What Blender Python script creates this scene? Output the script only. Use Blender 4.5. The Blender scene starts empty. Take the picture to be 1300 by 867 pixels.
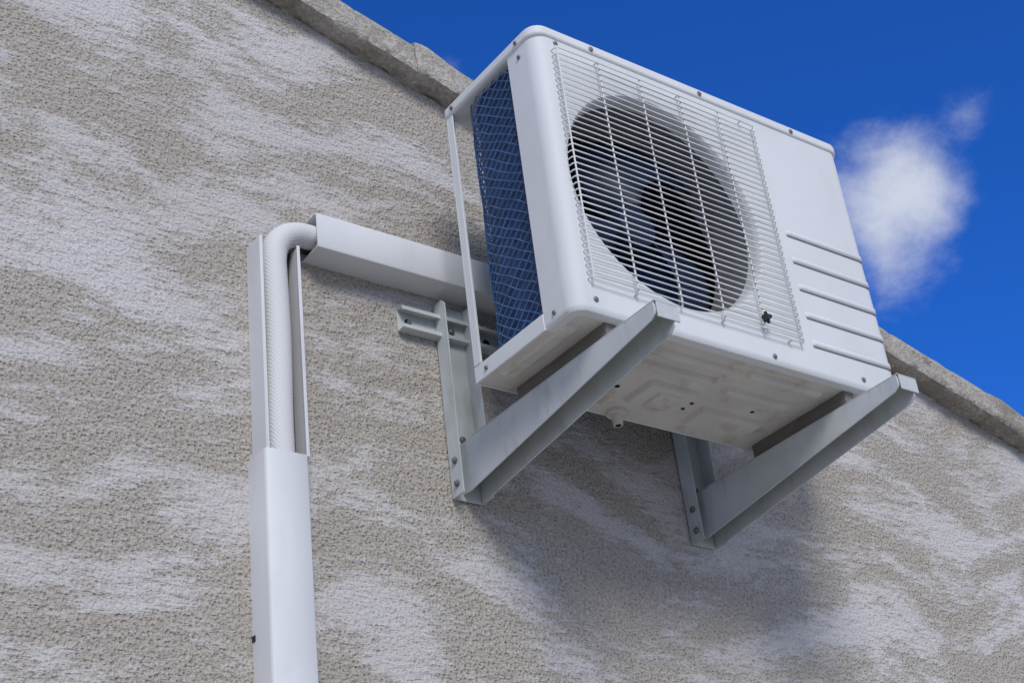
import bpy, bmesh, math, random
from mathutils import Vector, Matrix, noise
random.seed(4)
scene=bpy.context.scene
ZO=2.86
C=Vector((-1.4275108,-2.0118064,-1.258909))
R=[(0.8062569848,-0.5810974417,-0.1107945745),(0.2143118850,0.4614892765,-0.8608705267),(0.5513801678,0.6703382810,0.4966150406)]
FP=1933.7233
# ------------------------------------------------------------ node helpers
class NT:
    def __init__(s,tree): s.t=tree; s.n=tree.nodes; s.l=tree.links; s.dim='3D'
    def node(s,typ,**kw):
        n=s.n.new(typ)
        for k,v in kw.items(): setattr(n,k,v)
        return n
    def set(s,inp,v):
        if isinstance(v,bpy.types.NodeSocket): s.l.new(v,inp)
        else: inp.default_value=v
    def math(s,op,a,b=None,c=None,clamp=False):
        n=s.n.new('ShaderNodeMath'); n.operation=op; n.use_clamp=clamp
        s.set(n.inputs[0],a)
        if b is not None: s.set(n.inputs[1],b)
        if c is not None: s.set(n.inputs[2],c)
        return n.outputs[0]
    def mix(s,f,a,b,mode='MIX'):
        n=s.n.new('ShaderNodeMix'); n.data_type='RGBA'; n.blend_type=mode
        s.set(n.inputs[0],f); s.set(n.inputs[6],a); s.set(n.inputs[7],b)
        return n.outputs[2]
    def mapping(s,vec,scale=(1,1,1),loc=(0,0,0),rot=(0,0,0)):
        n=s.n.new('ShaderNodeMapping'); s.l.new(vec,n.inputs[0])
        n.inputs['Location'].default_value=loc; n.inputs['Scale'].default_value=scale; n.inputs['Rotation'].default_value=rot
        return n.outputs[0]
    def noise(s,vec,scale,detail=4,rough=.55,dist=0):
        n=s.n.new('ShaderNodeTexNoise'); n.noise_dimensions=s.dim; s.l.new(vec,n.inputs['Vector'])
        n.inputs['Scale'].default_value=scale;n.inputs['Detail'].default_value=detail
        n.inputs['Roughness'].default_value=rough;n.inputs['Distortion'].default_value=dist
        return n.outputs[0]
    def ss(s,v,a,b):
        n=s.n.new('ShaderNodeMapRange'); n.interpolation_type='SMOOTHSTEP'
        s.set(n.inputs[0],v); n.inputs[1].default_value=a;n.inputs[2].default_value=b
        return n.outputs[0]
    def bump(s,h,strength,dist,normal=None):
        n=s.n.new('ShaderNodeBump'); s.l.new(h,n.inputs['Height'])
        n.inputs['Strength'].default_value=strength;n.inputs['Distance'].default_value=dist
        if normal: s.l.new(normal,n.inputs['Normal'])
        return n.outputs[0]
def c4(c): return (c[0],c[1],c[2],1)
def newmat(name):
    m=bpy.data.materials.new(name); m.use_nodes=True
    nt=NT(m.node_tree); b=m.node_tree.nodes['Principled BSDF']
    tc=nt.node('ShaderNodeTexCoord')
    return m,nt,b,tc.outputs['Object']
def simple(name,col,rough=.5,metal=0,var=.08,scale=30,grime=0,grimecol=(.2,.17,.13),spec=.5):
    m,nt,b,co=newmat(name)
    n1=nt.noise(co,scale,1,.6)
    f=nt.ss(n1,.3,.7)
    dark=tuple(x*(1-var*2) for x in col)
    colr=nt.mix(f,c4(dark),c4(col))
    if grime:
        n2=nt.noise(nt.mapping(co,(1,1,.35)),16,3,.72)
        g=nt.math('MULTIPLY',nt.ss(n2,.50,.76),grime)
        colr=nt.mix(g,colr,c4(grimecol))
    nt.l.new(colr,b.inputs['Base Color'])
    nt.l.new(nt.math('ADD',nt.math('MULTIPLY',n1,.2),rough-.1),b.inputs['Roughness'])
    b.inputs['Metallic'].default_value=metal
    b.inputs['Specular IOR Level'].default_value=spec
    return m
M={}
M['white']=simple('painted_white_steel',(.73,.745,.74),.56,0,.02,6,.14,(.48,.46,.41),.35)
M['lid']=simple('lid_white_steel',(.76,.765,.755),.56,0,.02,6,.17,(.48,.46,.41),.35)
M['base']=simple('base_pan_steel',(.68,.66,.60),.6,0,.05,9,.6,(.38,.32,.24),.3)
M['foot']=simple('dirty_shaded_foot_steel',(.18,.165,.145),.7,0,.1,20,.6,(.10,.085,.07))  # dirty steel, coloured darker to carry the shaded gap under the base
M['grille']=simple('grille_wire_paint',(.74,.74,.70),.5,0,.05,20,.4,(.42,.40,.34))
M['bracket']=simple('bracket_painted_steel',(.60,.63,.62),.48,0,.06,12,.55,(.34,.34,.30),.4)
M['trunk']=simple('pvc_trunking',(.75,.76,.76),.45,0,.03,5,.2,(.52,.50,.45),.4)
M['dark']=simple('dark_interior',(.010,.011,.014),.7)
M['rubber']=simple('black_rubber',(.02,.02,.02),.7)
M['blade']=simple('fan_blade_plastic',(.009,.022,.065),.5,0,.1,20,.3,(.02,.035,.06),.3)
M['screw']=simple('screw_metal',(.26,.25,.24),.45,.6,.2,200)
M['shade_grey']=simple('painted_shade_grey',(.17,.17,.18),.8)  # dark grey standing in for shade below the ribs and inside the shroud
M['net']=simple('coil_guard_netting',(.085,.21,.44),.45,0,.15,60)
M['hole']=simple('shadow_black',(.01,.01,.01),.9)
m,nt,b,co=newmat('coil_fins')
w=nt.node('ShaderNodeTexWave',wave_type='BANDS',bands_direction='Z'); nt.l.new(co,w.inputs[0]); w.inputs['Scale'].default_value=14
colr=nt.mix(w.outputs[0],(.004,.014,.05,1),(.009,.045,.16,1))
colr=nt.mix(nt.ss(nt.noise(co,40,2),.45,.7),colr,(.02,.06,.15,1))
nt.l.new(colr,b.inputs['Base Color']); b.inputs['Roughness'].default_value=.45
M['coil']=m
m,nt,b,co=newmat('insulated_pipe_wrap')
w=nt.node('ShaderNodeTexWave',wave_type='BANDS',bands_direction='Z'); nt.l.new(nt.mapping(co,(1,1,1),rot=(0,math.radians(30),0)),w.inputs[0]); w.inputs['Scale'].default_value=80
w2=nt.node('ShaderNodeTexWave',wave_type='BANDS',bands_direction='X'); nt.l.new(nt.mapping(co,(1,1,1),rot=(0,math.radians(30),0)),w2.inputs[0]); w2.inputs['Scale'].default_value=80
h=nt.math('MULTIPLY',nt.math('ADD',w.outputs[0],w2.outputs[0]),.5)
colr=nt.mix(h,(.58,.58,.57,1),(.80,.80,.79,1))
nt.l.new(colr,b.inputs['Base Color']); b.inputs['Roughness'].default_value=.65
nt.l.new(nt.bump(h,.5,.0012),b.inputs['Normal']); M['wrap']=m
def wallmat():
    m,nt,b,co=newmat('rough_wall_render')
    nt.dim='2D'
    sx=nt.node('ShaderNodeSeparateXYZ'); nt.l.new(co,sx.inputs[0])
    cb=nt.node('ShaderNodeCombineXYZ'); nt.l.new(sx.outputs[0],cb.inputs[0]); nt.l.new(sx.outputs[2],cb.inputs[1])
    p=cb.outputs[0]
    warp=nt.node('ShaderNodeTexNoise'); warp.noise_dimensions='2D'; nt.l.new(p,warp.inputs['Vector']); warp.inputs['Scale'].default_value=1.5; warp.inputs['Detail'].default_value=1
    wv=nt.node('ShaderNodeVectorMath',operation='SCALE'); nt.l.new(warp.outputs[1],wv.inputs[0]); wv.inputs['Scale'].default_value=.34
    add=nt.node('ShaderNodeVectorMath',operation='ADD'); nt.l.new(p,add.inputs[0]); nt.l.new(wv.outputs[0],add.inputs[1])
    big=nt.noise(nt.mapping(add.outputs[0],(1.5,5.2,1),rot=(0,0,math.radians(-4)),loc=(3.1,1.7,0)),1.7,5,.66)
    drag=nt.noise(nt.mapping(p,(1,4.2,1),rot=(0,0,math.radians(-8))),17,3,.7)
    grain=nt.noise(p,200,2,.75)
    grain2=nt.noise(p,68,1,.6)
    s=nt.math('ADD',big,nt.math('MULTIPLY',nt.math('SUBTRACT',drag,.5),.34))
    s2=nt.math('ADD',s,nt.math('MULTIPLY',nt.math('SUBTRACT',grain2,.5),.22))
    patch=nt.ss(s2,.42,.64)
    beige=nt.mix(nt.ss(grain,.30,.66),(.37,.33,.275,1),(.555,.515,.45,1))
    pale=nt.mix(nt.ss(grain,.3,.62),(.555,.535,.52,1),(.665,.65,.645,1))
    colr=nt.mix(nt.math('MULTIPLY',patch,.84),beige,pale)
    dirt=nt.ss(warp.outputs[0],.38,.66)
    colr=nt.mix(nt.math('MULTIPLY',dirt,.22),colr,(.40,.35,.285,1))
    pits=nt.node('ShaderNodeTexVoronoi'); pits.voronoi_dimensions='2D'; nt.l.new(p,pits.inputs['Vector']); pits.inputs['Scale'].default_value=100
    pit=nt.ss(pits.outputs[0],.34,.08)
    pitmask=nt.math('MULTIPLY',pit,nt.ss(grain2,.46,.6))
    colr=nt.mix(nt.math('MULTIPLY',pitmask,nt.math('SUBTRACT',.58,nt.math('MULTIPLY',patch,.42))),colr,(.22,.19,.15,1))
    nt.l.new(colr,b.inputs['Base Color']); b.inputs['Roughness'].default_value=.92; b.inputs['Specular IOR Level'].default_value=.15
    coarse=nt.ss(s,.44,.62)
    hh=nt.math('ADD',nt.math('MULTIPLY',grain,.9),nt.math('MULTIPLY',grain2,1.0))
    hh=nt.math('SUBTRACT',hh,nt.math('MULTIPLY',pit,.4))
    hh=nt.math('MULTIPLY',hh,nt.math('SUBTRACT',1,nt.math('MULTIPLY',coarse,.5)))
    hh=nt.math('ADD',hh,nt.math('MULTIPLY',coarse,.6))
    hh=nt.math('ADD',hh,nt.math('MULTIPLY',drag,1.1))
    nt.l.new(nt.bump(hh,1.0,.0045),b.inputs['Normal'])
    return m
M['wall']=wallmat()
m,nt,b,co=newmat('plain_wall_render')
g=nt.noise(co,60,2,.7)
nt.l.new(nt.mix(nt.ss(g,.3,.7),(.40,.36,.30,1),(.58,.54,.48,1)),b.inputs['Base Color']); b.inputs['Roughness'].default_value=.92
nt.l.new(nt.bump(g,.7,.006),b.inputs['Normal']); M['wall2']=m
m,nt,b,co=newmat('weathered_coping_concrete')
g=nt.noise(co,110,3,.75); st=nt.noise(nt.mapping(co,(1,1,1.5)),8,4,.75)
colr=nt.mix(nt.ss(g,.3,.7),(.35,.32,.27,1),(.58,.54,.47,1))
colr=nt.mix(nt.math('MULTIPLY',nt.ss(st,.46,.62),.65),colr,(.24,.21,.17,1))
nt.l.new(colr,b.inputs['Base Color']); b.inputs['Roughness'].default_value=.95
nt.l.new(nt.bump(nt.math('ADD',g,st),1,.009),b.inputs['Normal']); M['coping']=m
m,nt,b,co=newmat('roof_tile_clay')
w=nt.node('ShaderNodeTexWave',wave_type='BANDS',bands_direction='Y'); nt.l.new(co,w.inputs[0]); w.inputs['Scale'].default_value=1.4
colr=nt.mix(nt.ss(nt.noise(co,9,3),.35,.65),(.26,.11,.065,1),(.36,.19,.12,1))
nt.l.new(colr,b.inputs['Base Color']); b.inputs['Roughness'].default_value=.9
nt.l.new(nt.bump(w.outputs[0],1,.04),b.inputs['Normal']); M['roof']=m
m,nt,b,co=newmat('pale_gravel_ground')
colr=nt.mix(nt.ss(nt.noise(co,30,2,.8),.35,.65),(.32,.30,.25,1),(.50,.47,.41,1))
colr=nt.mix(nt.math('MULTIPLY',nt.ss(nt.noise(co,.35,2),.5,.65),.5),colr,(.18,.18,.11,1))
nt.l.new(colr,b.inputs['Base Color']); b.inputs['Roughness'].default_value=.95
M['ground']=m

# ------------------------------------------------------------ mesh helpers
def empty(name,parent=None):
    o=bpy.data.objects.new(name,None); scene.collection.objects.link(o); o.empty_display_size=.1
    if parent: o.parent=parent
    return o
def obj(name,bm,mat,parent,bevel=0,smooth=False,seg=2,angle=35):
    me=bpy.data.meshes.new(name); bmesh.ops.recalc_face_normals(bm,faces=bm.faces) ; bm.to_mesh(me); bm.free()
    o=bpy.data.objects.new(name,me); scene.collection.objects.link(o)
    if mat: me.materials.append(M[mat])
    if parent: o.parent=parent
    if smooth or bevel:
        me.shade_smooth()
        me.set_sharp_from_angle(angle=math.radians(angle))
    if bevel:
        md=o.modifiers.new('bevel','BEVEL'); md.width=bevel; md.segments=seg; md.limit_method='ANGLE'; md.angle_limit=math.radians(30)
    return o
def addbox(bm,x0,x1,y0,y1,z0,z1):
    vs=[bm.verts.new(p) for p in [(x0,y0,z0),(x1,y0,z0),(x1,y1,z0),(x0,y1,z0),(x0,y0,z1),(x1,y0,z1),(x1,y1,z1),(x0,y1,z1)]]
    for f in [(0,3,2,1),(4,5,6,7),(0,1,5,4),(1,2,6,5),(2,3,7,6),(3,0,4,7)]: bm.faces.new([vs[i] for i in f])
    return vs
def box(name,x0,x1,y0,y1,z0,z1,mat,parent,bevel=.0015):
    bm=bmesh.new(); addbox(bm,x0,x1,y0,y1,z0,z1); return obj(name,bm,mat,parent,bevel)
def prism(bm,pts,axis,a,b):
    def P(p,t):
        if axis=='x': return (t,p[0],p[1])
        if axis=='y': return (p[0],t,p[1])
        return (p[0],p[1],t)
    A=[bm.verts.new(P(p,a)) for p in pts]; B=[bm.verts.new(P(p,b)) for p in pts]
    bm.faces.new(A); bm.faces.new(B[::-1])
    n=len(pts)
    for i in range(n): bm.faces.new([A[i],B[i],B[(i+1)%n],A[(i+1)%n]])
def tube(bm,path,r,n=10,cap=True):
    path=[Vector(p) for p in path]; rings=[]
    prev=None
    for i,p in enumerate(path):
        if i==0: d=path[1]-p
        elif i==len(path)-1: d=p-path[i-1]
        else: d=(path[i+1]-p).normalized()+(p-path[i-1]).normalized()
        d.normalize()
        if prev is None:
            a=d.orthogonal().normalized()
        else:
            a=(prev-d*prev.dot(d)).normalized()
        prev=a; b_=d.cross(a)
        rr=r[i] if isinstance(r,(list,tuple)) else r
        rings.append([bm.verts.new(p+(a*math.cos(2*math.pi*k/n)+b_*math.sin(2*math.pi*k/n))*rr) for k in range(n)])
    for i in range(len(rings)-1):
        for k in range(n): bm.faces.new([rings[i][k],rings[i][(k+1)%n],rings[i+1][(k+1)%n],rings[i+1][k]])
    if cap: bm.faces.new(rings[0][::-1]); bm.faces.new(rings[-1])
def disc_y(bm,x,y,z,r,h,n=16):
    tube(bm,[(x,y,z),(x,y-h*.6,z),(x,y-h,z)],[r,r,r*.6],n)
def rrect(x0,x1,y0,y1,r,n=6):
    pts=[]
    for cx,cy,a0 in [(x1-r[0],y0+r[0],-90),(x1-r[1],y1-r[1],0),(x0+r[2],y1-r[2],90),(x0+r[3],y0+r[3],180)]:
        rr={-90:r[0],0:r[1],90:r[2],180:r[3]}[a0]
        for k in range(n+1):
            a=math.radians(a0+90*k/n); pts.append((cx+rr*math.cos(a),cy+rr*math.sin(a)))
    return pts

# ============================================================ AIR CONDITIONER
W=.8; H=.606; F=.45; B=.165
ZT=-.034      # top of the bracket arms
ac=empty('air_conditioner_outdoor_unit')
bm=bmesh.new(); prism(bm,rrect(-.004,W+.004,-F-.004,-B+.004,(.03,.008,.008,.03)),'z',H-.024,H)
obj('top_lid',bm,'lid',ac,.006,seg=3)
bm=bmesh.new(); prism(bm,rrect(.0015,W-.0015,-F+.003,-B,(.027,.006,.006,.027)),'z',.002,.03)
obj('base_pan',bm,'base',ac,.004,seg=3)
bm=bmesh.new(); addbox(bm,-.001,.004,-.366,-B+.001,.0,.032); addbox(bm,.004,W-.003,-B-.003,-B+.0012,.0,.0325)
obj('base_rim',bm,'white',ac,.0012)
bm=bmesh.new()
for (x0,x1,y0,y1,h) in [(.28,.40,-.31,-.225,.009),(.31,.37,-.295,-.24,.015),(.44,.60,-.27,-.20,.009),(.18,.40,-.405,-.383,.008),(.43,.62,-.41,-.388,.008),
                        (.13,.25,-.25,-.20,.008),(.43,.60,-.35,-.325,.008),(.18,.40,-.362,-.342,.008),(.71,.77,-.39,-.21,.007),(.016,.050,-.40,-.21,.005),(.13,.22,-.325,-.275,.008)]:
    t=.006; zt0=.0035
    A=[(x0,y0),(x1,y0),(x1,y1),(x0,y1)]; I=[(x0+t,y0+t),(x1-t,y0+t),(x1-t,y1-t),(x0+t,y1-t)]
    va=[bm.verts.new((p[0],p[1],zt0)) for p in A]; vi=[bm.verts.new((p[0],p[1],.001-h)) for p in I]
    bm.faces.new(vi)
    for k in range(4): bm.faces.new([va[k],va[(k+1)%4],vi[(k+1)%4],vi[k]])
obj('base_embossing',bm,'base',ac,.0015)
bm=bmesh.new(); tube(bm,[(.30,-.185,.003),(.30,-.185,-.006),(.30,-.185,-.0061),(.30,-.185,-.028)],[.019,.019,.011,.009],20)
addbox(bm,.286,.314,-.189,-.181,-.012,-.004)
obj('drain_nozzle',bm,'base',ac,smooth=True)
bm=bmesh.new()
for x,y,r in [(.24,-.262,.005),(.412,-.245,.004),(.414,-.268,.004),(.548,-.29,.004)]:
    tube(bm,[(x,y,.0015),(x,y,.0010)],r,14)
tube(bm,[(.3,-.185,-.0275),(.3,-.185,-.0285)],.006,14)
obj('base_holes',bm,'hole',ac)
bm=bmesh.new()
for x in (.068,.643):
    addbox(bm,x+.008,x+.032,-.430,-.18,ZT+.008,.003)
obj('mounting_feet',bm,'foot',ac,.002)
bm=bmesh.new()
for x in (.070,.645):
    for y in (-.41,-.215): addbox(bm,x,x+.036,y-.016,y+.02,ZT+.003,ZT+.0075)
obj('rubber_pads',bm,'rubber',ac,.001)

cx,cz,fr=.262,.293,.222
xa,xb=.03,.56; z0,z1=.012,H-.022
bm=bmesh.new(); N=128
def hit(a):
    dx,dz=math.cos(a),math.sin(a); t=1e9
    if dx>0:t=min(t,(xb-cx)/dx)
    if dx<0:t=min(t,(xa-cx)/dx)
    if dz>0:t=min(t,(z1-cz)/dz)
    if dz<0:t=min(t,(z0-cz)/dz)
    return [cx+dx*t,cz+dz*t]
angs=[2*math.pi*k/N for k in range(N)]
outer=[hit(a) for a in angs]
for c in [(xa,z0),(xa,z1),(xb,z0),(xb,z1)]:
    k=min(range(N),key=lambda i:(outer[i][0]-c[0])**2+(outer[i][1]-c[1])**2); outer[k]=list(c)
rings=[[bm.verts.new((p[0],-F,p[1])) for p in outer]]
for r,dy in [(fr+.012,0),(fr+.006,.0015),(fr+.002,.006),(fr,.012),(fr-.002,.030)]:
    rings.append([bm.verts.new((cx+r*math.cos(a),-F+dy,cz+r*math.sin(a))) for a in angs])
for i in range(len(rings)-1):
    for k in range(N): bm.faces.new([rings[i][k],rings[i][(k+1)%N],rings[i+1][(k+1)%N],rings[i+1][k]])
def quad(*ps): return bm.faces.new([bm.verts.new(p) for p in ps])
quad((xb,-F,z0),(W-.03,-F,z0),(W-.03,-F,z1),(xb,-F,z1))
def wrap(pts,zz):
    cols=[[bm.verts.new((p[0],p[1],z)) for z in zz] for p in pts]
    for i in range(len(cols)-1):
        for j in range(len(zz)-1): bm.faces.new([cols[i][j],cols[i+1][j],cols[i+1][j+1],cols[i][j+1]])
left=[(xa,-F)]+[(.03-.03*math.sin(a),-F+.03-.03*math.cos(a)) for a in [math.pi/2*k/8 for k in range(1,9)]]+[(0,-.366),(.012,-.364)]
right=[(W-.03,-F)]+[(W-.03+.03*math.sin(a),-F+.03-.03*math.cos(a)) for a in [math.pi/2*k/8 for k in range(1,9)]]+[(W,-B+.001),(.56,-B+.001)]
wrap(left,[z0,z1]); wrap(right,[z0,z1])
outl=left[:-1][::-1]+right[:-1]
prev=None
for (ins,z) in [(0,z0),(.001,z0-.006),(.004,z0-.0105),(.009,z0-.012),(.02,z0-.012)]:
    ring=[]
    for p in outl:
        v=Vector(p)
        x=min(max(v.x,ins),W-ins); y=max(v.y,-F+ins)
        ccx=.03 if v.x<.03 else (W-.03 if v.x>W-.03 else None)
        if ccx is not None and v.y<-F+.03:
            d=(v-Vector((ccx,-F+.03))); l=d.length; d=d*((l-ins)/l); x=ccx+d.x; y=-F+.03+d.y
        ring.append(bm.verts.new((x,y,z)))
    if prev:
        for i in range(len(ring)-1): bm.faces.new([prev[i],prev[i+1],ring[i+1],ring[i]])
    prev=ring
bmesh.ops.remove_doubles(bm,verts=bm.verts,dist=.00005)
fc=obj('front_casing',bm,'white',ac,smooth=True,angle=25)
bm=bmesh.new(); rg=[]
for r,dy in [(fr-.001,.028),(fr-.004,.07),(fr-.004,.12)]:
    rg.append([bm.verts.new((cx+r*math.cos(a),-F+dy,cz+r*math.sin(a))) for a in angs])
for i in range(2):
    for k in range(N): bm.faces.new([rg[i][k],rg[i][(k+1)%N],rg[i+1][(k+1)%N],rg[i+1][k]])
obj('fan_shroud',bm,'shade_grey',ac,smooth=True)  # ring coloured dark past the lip to paint in the shade of the opening
bm=bmesh.new()
for i in range(5):
    z=.318-.0617*i; xl,xr=.567,.782
    prof=[(0,-.006),(.0032,-.004),(.0045,0),(.001,.007)]
    vs=[]
    for x,s in [(xl,0),(xl+.008,1),(xr-.008,1),(xr,0)]:
        vs.append([bm.verts.new((x,-F-d*s-.0003,z+h)) for d,h in prof])
    for a in range(3):
        for c in range(3): bm.faces.new([vs[a][c],vs[a+1][c],vs[a+1][c+1],vs[a][c+1]])
obj('embossed_ribs',bm,'white',ac,smooth=True,angle=50)
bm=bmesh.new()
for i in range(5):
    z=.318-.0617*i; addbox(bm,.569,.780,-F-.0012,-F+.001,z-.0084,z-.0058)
obj('rib_shade_strips',bm,'shade_grey',ac)  # thin raised strips painting the shade line below each rib
gx0,gx1,gz0,gz1=.034,.534,.062,.552
bm=bmesh.new()
nw=37
for i in range(nw):
    z=gz0+(gz1-gz0)*i/(nw-1)
    jz=random.uniform(-.0008,.0008)
    pth=[(gx0,-F+.001,z),(gx0+.001,-F-.008,z),(gx0+.006,-F-.0135,z)]
    for k in range(1,8):
        t=k/8; pth.append((gx0+(gx1-gx0)*t,-F-.0145+random.uniform(-.0004,.0004),z+jz*math.sin(math.pi*t)))
    pth+=[(gx1-.006,-F-.0135,z),(gx1-.001,-F-.008,z),(gx1,-F+.001,z)]
    tube(bm,pth,.00145,6)
for x in [gx0+.004,.134,.234,.334,.434,gx1-.004]:
    tube(bm,[(x,-F-.010,gz0-.006),(x,-F-.0118,gz0),(x,-F-.0118,.3),(x,-F-.0118,gz1),(x,-F-.010,gz1+.006)],.0017,8)
for x in [.134,.334,.5]:
    for z in (gz0-.006,gz1+.006): tube(bm,[(x,-F-.012,z),(x,-F+.001,z)],.002,8)
obj('fan_grille',bm,'grille',ac,smooth=True,angle=60)
bm=bmesh.new()
tube(bm,[(.436,-F-.012,.083),(.436,-F-.022,.083)],[.008,.006],12); tube(bm,[(.428,-F-.017,.075),(.446,-F-.018,.088)],.004,8); tube(bm,[(.44,-F-.017,.072),(.432,-F-.02,.093)],.003,8)
obj('grille_clip',bm,'rubber',ac,smooth=True)
bm=bmesh.new()
for x,z in [(.13,.592),(.402,.592),(.655,.592)]: disc_y(bm,x,-F-.004,z,.0052,.003)
for x,z in [(.045,.025),(.455,.016),(.69,.022),(.047,.574)]: disc_y(bm,x,-F,z,.005,.003)
for z,y in [(.592,-.19),(.592,-.40),(.015,-.20),(.018,-.395),(.56,-.40)]:
    xx=-.004 if z>.58 else (-.001 if z<.1 and y>-.3 else 0)
    tube(bm,[(xx+.001,y,z),(xx-.003,y,z)],[.0052,.0036],14)
obj('screws',bm,'screw',ac,smooth=True)
bm=bmesh.new(); addbox(bm,-.001,.017,-.168,-.165,.0335,H-.025); addbox(bm,-.001,.0015,-.185,-.168,.0335,H-.025)
obj('rear_corner_post',bm,'white',ac,.0008)
def cpath(inset,n=10):
    r=.085-inset; P=[(.008+inset,-.362)]
    for k in range(n+1):
        a=math.pi-(math.pi/2)*k/n; P.append((.093+r*math.cos(a),-.262+r*math.sin(a)))
    P.append((.55,-.177-inset)); return P
def sampler(P):
    P=[Vector(p) for p in P]; L=[0]
    for i in range(1,len(P)): L.append(L[-1]+(P[i]-P[i-1]).length)
    def f(s):
        s=max(0,min(L[-1],s))
        for i in range(1,len(P)):
            if s<=L[i]+1e-9:
                t=(s-L[i-1])/(L[i]-L[i-1]); return P[i-1].lerp(P[i],t)
        return P[-1]
    return f,L[-1]
bm=bmesh.new(); P=cpath(.010,14); Pin=cpath(.030,14)
for PP in (P,Pin):
    cols=[[bm.verts.new((p[0],p[1],z)) for z in (.031,H-.0245)] for p in PP]
    for i in range(len(cols)-1): bm.faces.new([cols[i][0],cols[i+1][0],cols[i+1][1],cols[i][1]])
obj('heat_exchanger_coil',bm,'coil',ac,smooth=True,angle=60)
f,L=sampler(cpath(.0,16)); su,sv=.0135,.0105
nu=int(L/su); nv=int((H-.024-.03)/sv)
bm=bmesh.new(); vd={}
def gv(i,j):
    if (i,j) not in vd:
        p=f(i*su); ww=noise.noise(Vector((i*.13,j*.1,3)))*.003
        vd[(i,j)]=bm.verts.new((p.x+ww,p.y+ww*.5+noise.noise(Vector((i*.3,j*.25,8)))*.003,.031+j*sv+noise.noise(Vector((i*.2,j*.2,0)))*.005))
    return vd[(i,j)]
for i in range(1,nu):
    for j in range(1,nv):
        if (i+j)%2: bm.faces.new([gv(i-1,j),gv(i,j+1),gv(i+1,j),gv(i,j-1)])
o=obj('coil_guard_net',bm,'net',ac)
md=o.modifiers.new('wire','WIREFRAME'); md.thickness=.0030; md.use_even_offset=False; md.use_boundary=True
box('compressor_partition',.555,.558,-F+.004,-B-.003,.031,H-.0245,'dark',ac,0)
bm=bmesh.new()
addbox(bm,.245,.279,-.235,-.225,.031,H-.0245)
tube(bm,[(cx,-.225,cz),(cx,-.30,cz)],.05,24)
obj('fan_motor',bm,'dark',ac,.002)
bm=bmesh.new()
yf=-F+.105
tube(bm,[(cx,yf+.05,cz),(cx,yf-.005,cz),(cx,yf-.018,cz),(cx,yf-.024,cz)],[.05,.05,.042,.02],32)
for bl in range(3):
    a0=math.radians(bl*120+75); rows=[]
    for i in range(13):
        t=i/12; r=.045+.163*t; span=math.radians(52+26*t); sw=math.radians(-38*t*t)
        rows.append([bm.verts.new((cx+r*math.cos(a0+sw+span*u/10),yf+.045*(u/10-.3)*(1-.35*t)*1.6-.012*math.sin(math.pi*u/10),cz+r*math.sin(a0+sw+span*u/10))) for u in range(11)])
    for i in range(12):
        for u in range(10): bm.faces.new([rows[i][u],rows[i+1][u],rows[i+1][u+1],rows[i][u+1]])
o=obj('fan_blades',bm,'blade',ac,smooth=True,angle=40)
md=o.modifiers.new('s','SOLIDIFY'); md.thickness=.003

# ============================================================ WALL BRACKET
br=empty('wall_bracket')
for bi,(xp,xr) in enumerate([(.042,.108),(.617,.683)]):
    t=.0025
    bm=bmesh.new()
    zt,zb=(.262,-.143)
    addbox(bm,xp+t,xr-t,-.007,-.0035,zb,zt)
    for x0 in (xp,xr-t):
        prism(bm,[(-.0035,zb),(-.040,zb),(-.040,zt-.012),(-.028,zt),(-.0035,zt)],'x',x0,x0+t)
    obj('post_%d'%(bi+1),bm,'bracket',br,.0009)
    bm=bmesh.new()
    ax0,ax1=xp+.022,xr-.003
    zt=ZT
    prism(bm,[(-.009,zt),(-.009,-.132),(-.03,-.134),(-.548,-.064),(-.558,-.057),(-.558,zt)],'x',ax0,ax0+t)
    prism(bm,[(-.009,zt),(-.009,-.140),(-.03,-.142),(-.548,-.078),(-.558,-.070),(-.558,zt)],'x',ax1-t,ax1)
    addbox(bm,ax0+t,ax1-t,-.556,-.0095,zt-t,zt-.0001)
    addbox(bm,ax0+t,ax1-t,-.5575,-.555,zt-.018,zt-.003)
    obj('arm_%d'%(bi+1),bm,'bracket',br,.0009)
    bm=bmesh.new()
    addbox(bm,ax0-.0,ax1+.010,-.561,-.05,zt+.0004,zt+.0024)
    prism(bm,[(-.5585,zt+.0003),(-.5585,zt-.028),(-.561,zt-.028),(-.561,zt+.0003)],'x',ax0+.004,ax1+.010)
    obj('arm_flange_%d'%(bi+1),bm,'bracket',br,.0008)
    bm=bmesh.new()
    for y,z in [(-.024,-.075),(-.024,-.120)]:
        x0=xp
        tube(bm,[(x0+.001,y,z),(x0-.003,y,z),(x0-.0031,y,z),(x0-.006,y,z)],[.007,.007,.005,.004],6)
    for z in (.21,-.02):
        disc_y(bm,(xp+xr)/2,-.0068,z,.007,.006,6)
    tube(bm,[((ax0+ax1)/2,-.41,zt-.004),((ax0+ax1)/2,-.41,zt-.014)],.007,6); tube(bm,[((ax0+ax1)/2,-.2,zt-.004),((ax0+ax1)/2,-.2,zt-.014)],.007,6)
    obj('bolts_%d'%(bi+1),bm,'screw',br,.0006)
bm=bmesh.new()
rx0,rx1=-.043,.74
addbox(bm,rx0,rx1,-.0030,-.0005,.185,.232)
prism(bm,[(-.003,.232),(-.022,.232),(-.022,.224),(-.0195,.224),(-.0195,.2295),(-.003,.2295)],'x',rx0,rx1)
prism(bm,[(-.003,.185),(-.022,.185),(-.022,.193),(-.0195,.193),(-.0195,.1875),(-.003,.1875)],'x',rx0,rx1)
obj('rail',bm,'bracket',br,.0006)
bm=bmesh.new()
for x in (-.02,.16,.35,.55): tube(bm,[(x,-.0031,.2085),(x,-.0034,.2085)],.008,14)
obj('rail_slots',bm,'hole',br)
bm=bmesh.new()
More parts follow.
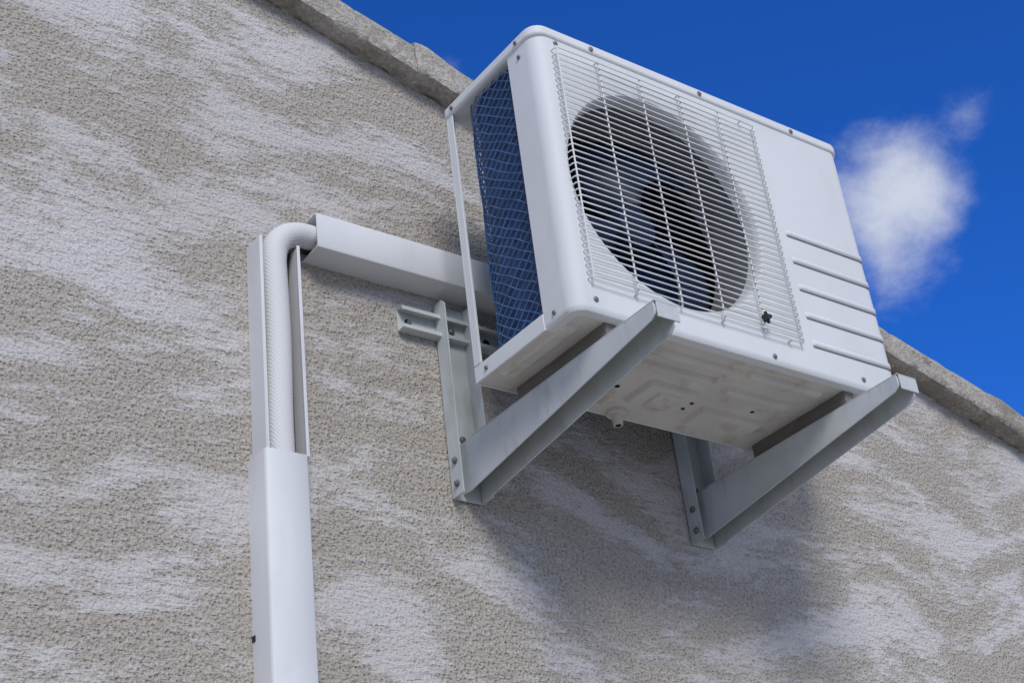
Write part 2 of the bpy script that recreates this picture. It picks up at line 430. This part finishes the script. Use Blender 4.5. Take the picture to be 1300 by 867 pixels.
tube(bm,[(-.02,-.003,.2085),(-.02,-.008,.2085)],.0045,6); obj('rail_screw',bm,'screw',br)

# ============================================================ PIPE TRUNKING
tr=empty('pipe_trunking')
bm=bmesh.new()
zg=-2.80
x0,x1,t=-.360,-.280,.002
prism(bm,[(x0,0),(x0,-.053),(x0+.001,-.057),(x0+.004,-.060),(x1-.004,-.060),(x1-.001,-.057),(x1,-.053),(x1,0),
          (x1-t,0),(x1-t,-.052),(x1-.005,-.058),(x0+.005,-.058),(x0+t,-.052),(x0+t,0)],'z',zg,-.143)
obj('vertical_cover',bm,'trunk',tr,smooth=True,angle=50)
bm=bmesh.new()
x0,x1=-.352,-.272
addbox(bm,x0+.002,x1-.002,-.0025,-.0005,-.25,.278)
addbox(bm,x0,x0+.002,-.05,-.0005,-.14,.278); addbox(bm,x1-.002,x1,-.05,-.0005,-.14,.278)
addbox(bm,x0+.002,x0+.006,-.050,-.0485,-.14,.278); addbox(bm,x1-.006,x1-.002,-.050,-.0485,-.14,.278)
obj('vertical_base_tray',bm,'trunk',tr,.0005)
bm=bmesh.new()
zb,zt=.282,.357; xl,xr=-.240,.86
prism(bm,[(0,zb),(-.053,zb),(-.058,zb+.001),(-.060,zb+.005),(-.060,zt-.005),(-.058,zt-.001),(-.053,zt),(0,zt),
          (0,zt-t),(-.052,zt-t),(-.058,zt-.006),(-.058,zb+.006),(-.052,zb+t),(0,zb+t)],'x',xl,xr)
addbox(bm,xl,xr,-.0025,-.0004,zb+.003,zt-.003)
obj('horizontal_cover',bm,'trunk',tr,smooth=True,angle=50)
px,py,r=-.316,-.034,.0232
path=[(px,py,-.24)]+[(px+.0015*math.sin(z*17),py,z) for z in [-.16+.04*k for k in range(11)]]
for k in range(1,11):
    a=math.pi-math.pi/2*k/10; path.append((px+.066+.066*math.cos(a),py+.002*k/10,.250+.066*math.sin(a)))
path+=[(-.2,-.032,.318),(-.05,-.031,.319),(.86,-.031,.319),(.90,-.034,.316),(.92,-.06,.30),(.92,-.2,.2),(.90,-.24,.15),(.80,-.25,.14)]
bm=bmesh.new(); tube(bm,path,r,28)
o=obj('insulated_pipe',bm,'wrap',tr,smooth=True,angle=60)
bm=bmesh.new(); tube(bm,[(-.284,-.013,-.24),(-.284,-.013,.2),(-.28,-.013,.27),(-.25,-.016,.295),(-.2,-.016,.298),(.5,-.016,.298)],.006,10)
obj('control_cable',bm,'rubber',tr,smooth=True)
bm=bmesh.new(); addbox(bm,-.3615,-.3602,-.010,-.0,-.452,-.442); obj('cover_clip',bm,'rubber',tr,.0006)

# ============================================================ HOUSE
hs=empty('rendered_house')
GZ=-ZO
def Lz(x): return .814-.268*x
XP=-3.0; XR=3.2; XL=2*XP-XR
def roofz(x): return Lz(x) if x>=XP else Lz(2*XP-x)
bm=bmesh.new()
prism(bm,[(XL,GZ-.2),(XR,GZ-.2),(XR,roofz(XR)),(XP,roofz(XP)),(XL,roofz(XL))],'y',0,9)
gw=obj('gable_wall',bm,'wall',hs)
gw.data.materials.append(M['wall2'])
for pl in gw.data.polygons:
    if abs(pl.normal.y)<.5: pl.material_index=1
def coping(name,xa_,xb_):
    bm=bmesh.new()
    sec=[(-.002,0),(-.018,-.001),(-.036,-.001),(-.050,.001),(-.054,.012),(-.053,.026),(-.051,.040),(-.053,.054),(-.050,.068),(-.040,.078),(-.018,.081),(0,.083),(.10,.086),(.25,.083),(.25,0)]
    seg=max(2,int(abs(xb_-xa_)/.008)); cols=[]
    lift=random.uniform(-.004,.006); fw=random.uniform(-.006,.005)
    for i in range(seg+1):
        x=xa_+(xb_-xa_)*i/seg; col=[]
        e=min(i,seg-i); ed=.002 if e==0 else 0
        endbump=.013*max(0,1-abs(i-4)/9.0)
        n3=noise.noise(Vector((x*4,1,5)))
        for j,(y,z) in enumerate(sec):
            nz=noise.fractal(Vector((x*16,y*16,z*16+9)),1,2,4)
            n2=noise.noise(Vector((x*70,y*70,z*70)))
            chip=max(0,noise.noise(Vector((x*22,3,7)))-.35)*.03 if .05<z<.08 else 0
            jit=.0065*nz+.0028*n2+.005*n3
            top=1 if z>.05 else 0
            yy=y+(jit+fw+chip*.5 if y<-.01 else 0); zz=z+(jit*1.5+lift+endbump-chip if top else jit*1.6)
            if ed: yy+=(ed if y<-.01 else 0); zz-=ed*top
            col.append(bm.verts.new((x,yy,roofz(x)+zz)))
        cols.append(col)
    m_=len(sec)
    for i in range(seg):
        for j in range(m_): bm.faces.new([cols[i][j],cols[i+1][j],cols[i+1][(j+1)%m_],cols[i][(j+1)%m_]])
    bm.faces.new(cols[0]); bm.faces.new(cols[-1][::-1])
    obj(name,bm,'coping',hs,smooth=True,angle=50)
k=0; x=.03-.57*5
while x<XR:
    coping('coping_stone_%d'%k,max(x,XP)+.0003,min(x+.57,XR+.05)-.0003); x+=.57; k+=1
coping('coping_stone_ridge',XP,.03-.57*5)
x=XP
while x>XL:
    coping('coping_stone_%d'%k,max(x-.57,XL-.05)+.001,x-.001); x-=.57; k+=1
bm=bmesh.new()
prism(bm,[(XP,roofz(XP)+.004),(XR+.25,Lz(XR+.25)+.004),(XR+.25,Lz(XR+.25)+.05),(XP,roofz(XP)+.052),(XL-.25,Lz(XR+.25)+.05),(XL-.25,Lz(XR+.25)+.004)],'y',.252,9.3)
obj('tiled_roof',bm,'roof',hs)
bm=bmesh.new(); s=400
bm.faces.new([bm.verts.new(p) for p in [(-s,-s,GZ),(s,-s,GZ),(s,s,GZ),(-s,s,GZ)]])
obj('ground',bm,'ground',None)

for o in bpy.data.objects:
    if o.parent is None: o.location.z+=ZO

# ============================================================ CAMERA
cam=bpy.data.cameras.new('camera'); co_=bpy.data.objects.new('camera',cam); scene.collection.objects.link(co_)
rx,ry,rz=[Vector(r) for r in R]
mw=Matrix.Identity(4)
for i in range(3):
    mw[i][0]=rx[i]; mw[i][1]=-ry[i]; mw[i][2]=-rz[i]; mw[i][3]=C[i]
mw[2][3]+=ZO
co_.matrix_world=mw
cam.sensor_width=36; cam.lens=FP/1300*36; cam.clip_end=2000; cam.clip_start=.05
scene.camera=co_
# ============================================================ LIGHT
travel=Vector((.46,1,-.78)).normalized()
sun=bpy.data.lights.new('sun','SUN'); so=bpy.data.objects.new('sun',sun); scene.collection.objects.link(so)
sun.energy=2.0; sun.angle=math.radians(20); sun.color=(1,.955,.88)
so.rotation_euler=travel.to_track_quat('-Z','Y').to_euler(); so.location=(-3,-6,7)
sv=-travel
el=math.asin(sv.z); rot=math.atan2(sv.x,sv.y)
w=bpy.data.worlds.new('World'); scene.world=w; w.use_nodes=True
nt=NT(w.node_tree); bg=w.node_tree.nodes['Background']
sky=nt.node('ShaderNodeTexSky',sky_type='NISHITA'); sky.sun_disc=False; sky.sun_elevation=el; sky.sun_rotation=rot
sky.altitude=800; sky.air_density=1.0; sky.dust_density=.3; sky.ozone_density=3.0
tint=nt.mix(1.0,sky.outputs[0],(.14,.58,1.42,1),'MULTIPLY')
tc=nt.node('ShaderNodeTexCoord').outputs['Generated']
def direc(u,v):
    d=rx*((u-650)/FP)+ry*((v-433.5)/FP)+rz; return d.normalized()
def dot(vec):
    n=nt.node('ShaderNodeVectorMath',operation='DOT_PRODUCT'); nt.l.new(tc,n.inputs[0]); n.inputs[1].default_value=vec; return n.outputs['Value']
def blob(u,v,rad,amp):
    d=direc(u,v)
    r2=nt.math('MULTIPLY',nt.math('SUBTRACT',1,dot(d)),2*FP*FP/(rad*rad))
    return nt.math('MULTIPLY',nt.math('POWER',2.718,nt.math('MULTIPLY',r2,-1)),amp)
bl=[blob(1110,235,72,.85),blob(1195,250,55,.80),blob(1125,325,62,.58),blob(1165,175,42,.42),blob(1235,160,36,.50),blob(575,85,34,.42)]
s=bl[0]
for q in bl[1:]: s=nt.math('ADD',s,q)
fill_cloud=nt.ss(dot(Vector((0,-1,0))),-.25,.35)  # unseen cloud bank behind the camera, added for soft white fill light
s=nt.math('ADD',s,nt.math('MULTIPLY',fill_cloud,1.05))
n1=nt.noise(nt.mapping(tc,(1,1,1.3)),15,6,.62,.25)
den=nt.math('ADD',nt.math('MULTIPLY',s,.70),nt.math('MULTIPLY',nt.math('SUBTRACT',n1,.5),1.15))
mask=nt.math('MULTIPLY',nt.ss(den,.17,1.0),.84)
colr=nt.mix(mask,tint,(6.0,6.3,6.9,1))
nt.l.new(colr,bg.inputs[0]); bg.inputs[1].default_value=.12
scene.view_settings.view_transform='Standard'; scene.view_settings.look='None'; scene.view_settings.exposure=0
